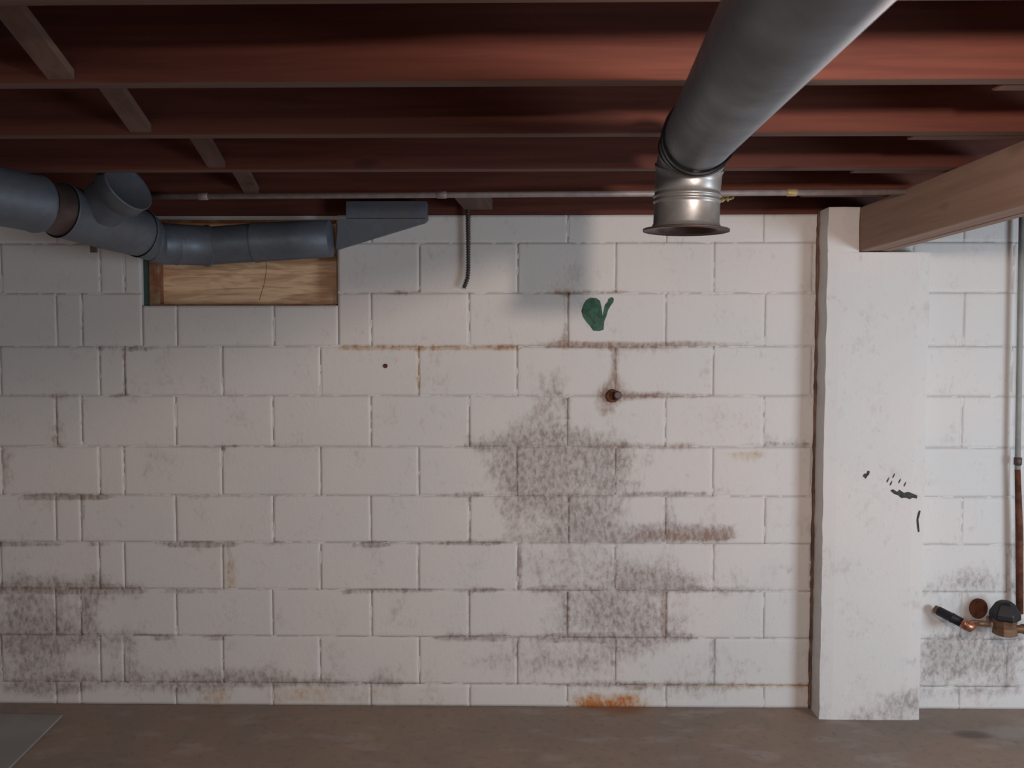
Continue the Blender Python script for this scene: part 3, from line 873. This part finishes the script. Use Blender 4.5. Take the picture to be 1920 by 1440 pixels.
c0 = D(1803, 1167, 3.145); c1 = D(1816, 1175, 3.13); c2 = D(1830, 1168, 3.16); c3 = D(1856, 1170, 3.17)
bm = bmesh.new(); sweep(bm, [c0, c0.lerp(c1, .5), c1, c1.lerp(c2, .5), c2], [.017, .020, .021, .018, .013], 20, True, True)
mk('fitting_body', bm, M_COPPER, cf, True)
for k in range(3):
    t = .25 + .2 * k
    q = c0.lerp(c1, t * 1.2); bm = bmesh.new()
    straight(bm, q, q + (c1 - c0).normalized() * .004, [(0, .019), (.001, .0225), (.003, .0225), (.004, .019)], 20)
    mk('thread_ring', bm, M_COPPER, cf, True)
val = empty('bronze_valve', (vp.x, vp.y, vp.z), 'bronze water valve body with a black faceted cap, lower right', 'valve')
bm = bmesh.new(); straight(bm, c2 - Vector((.005, 0, 0)), c3, [(0, .012), (.03, .012), ((c3 - c2).length, .013)], 18, True, True)
mk('inlet_pipe', bm, M_BRONZE, val, True)
vb0 = D(1884, 1189, 3.15); vb1 = D(1884, 1162, 3.15)
bm = bmesh.new()
straight(bm, vb0, vb1, [(0, .040), (.004, .046), (.022, .044), (.03, .040), (.05, .043), (.058, .046), (.062, .042)], 10, True, True)
mk('valve_body', bm, M_BRONZE, val)
bm = bmesh.new()
straight(bm, vb1, vb1 + Vector((0, 0, .09)), [(0, .046), (.010, .0575), (.030, .056), (.058, .040), (.068, .034), (.076, .022)], 6, True, True)
bevelled(bm, .003, 1)
mk('valve_cap', bm, M_BLACK, val)
bm = bmesh.new(); straight(bm, (vb0.x, vb0.y + .02, (vb0.z + vb1.z) / 2 - .005), (vb0.x + .02, .012, (vb0.z + vb1.z) / 2), [(0, .016), (.08, .016), (.1, .022), (.115, .026)], 18, True, True)
mk('wall_nipple', bm, M_BRONZE, val, True)
o0 = D(1905, 1180, 3.15); bm = bmesh.new(); straight(bm, o0 - Vector((.03, 0, 0)), o0 + Vector((.12, 0, .004)), [(0, .016), (.05, .016), (.055, .02), (.075, .02), (.08, .015), (.15, .015)], 18, True, True)
mk('outlet_pipe', bm, M_BRONZE, val, True)
hp = D(1833, 1140, 3.26)
bm = bmesh.new(); straight(bm, (hp.x, .002, hp.z), (hp.x, -.014, hp.z), [(0, .036), (.010, .038), (.015, .032), (.016, .018)], 20, False, True)
for v in bm.verts:
    v.co.z = hp.z + (v.co.z - hp.z) * 1.12
tag(mk('rusty_disc', bm, M_RUST, None, True), 'round rusty disc on wall above the copper fitting', 'cover plate')

# vertical grey pipe at the right edge
vpn = empty('wall_pipe', D(1908, 1250, 3.2), 'thin grey vertical pipe at far right of the white wall', 'pipe')
q0 = D(1916, 395, 3.215); q1 = D(1908, 880, 3.215); q2 = D(1911, 990, 3.215); q3 = D(1912, 1150, 3.215)
bm = bmesh.new(); sweep(bm, [q0, q0.lerp(q1, .5), q1], [.0105] * 3, 18, True, True); mk('pipe_run', bm, M_GREYPIPE, vpn, True)
bm = bmesh.new(); straight(bm, q1 + Vector((0, 0, .05)), q1 + Vector((0, 0, .015)), [(0, .0106), (.003, .0145), (.03, .0145), (.034, .0106)], 18); mk('coupling', bm, M_DARKM, vpn, True)
bm = bmesh.new(); sweep(bm, [q1, q2, q3], [.0105, .0135, .0135], 18, True, True); mk('pipe_run', bm, M_RUST, vpn, True)

# ------------------------------------------------------------------ grey board lying on the floor, lower left
def floor_pt(px, py):
    v = RM @ Vector(((px - 960) / F, (720 - py) / F, -1)); return CAM + v * (-CAM.z / v.z)
bm = bmesh.new()
k0 = floor_pt(118, 1344); k1 = floor_pt(-500, 1337); k2 = floor_pt(-520, 1460); k3 = floor_pt(10, 1452)
k0.y = min(k0.y, -.012); k1.y = min(k1.y, -.02)
tp = [bm.verts.new((q.x, q.y, .010)) for q in (k0, k1, k2, k3)]; bt = [bm.verts.new((q.x, q.y, .0005)) for q in (k0, k1, k2, k3)]
bm.faces.new(tp); bm.faces.new(bt[::-1])
for i in range(4): bm.faces.new((tp[i], bt[i], bt[(i + 1) % 4], tp[(i + 1) % 4]))
bmesh.ops.recalc_face_normals(bm, faces=bm.faces)
bevelled(bm, .002, 1)
tag(mk('floor_board', bm, M_SHEET), 'flat grey board lying on the floor against the wall, lower left', 'board')
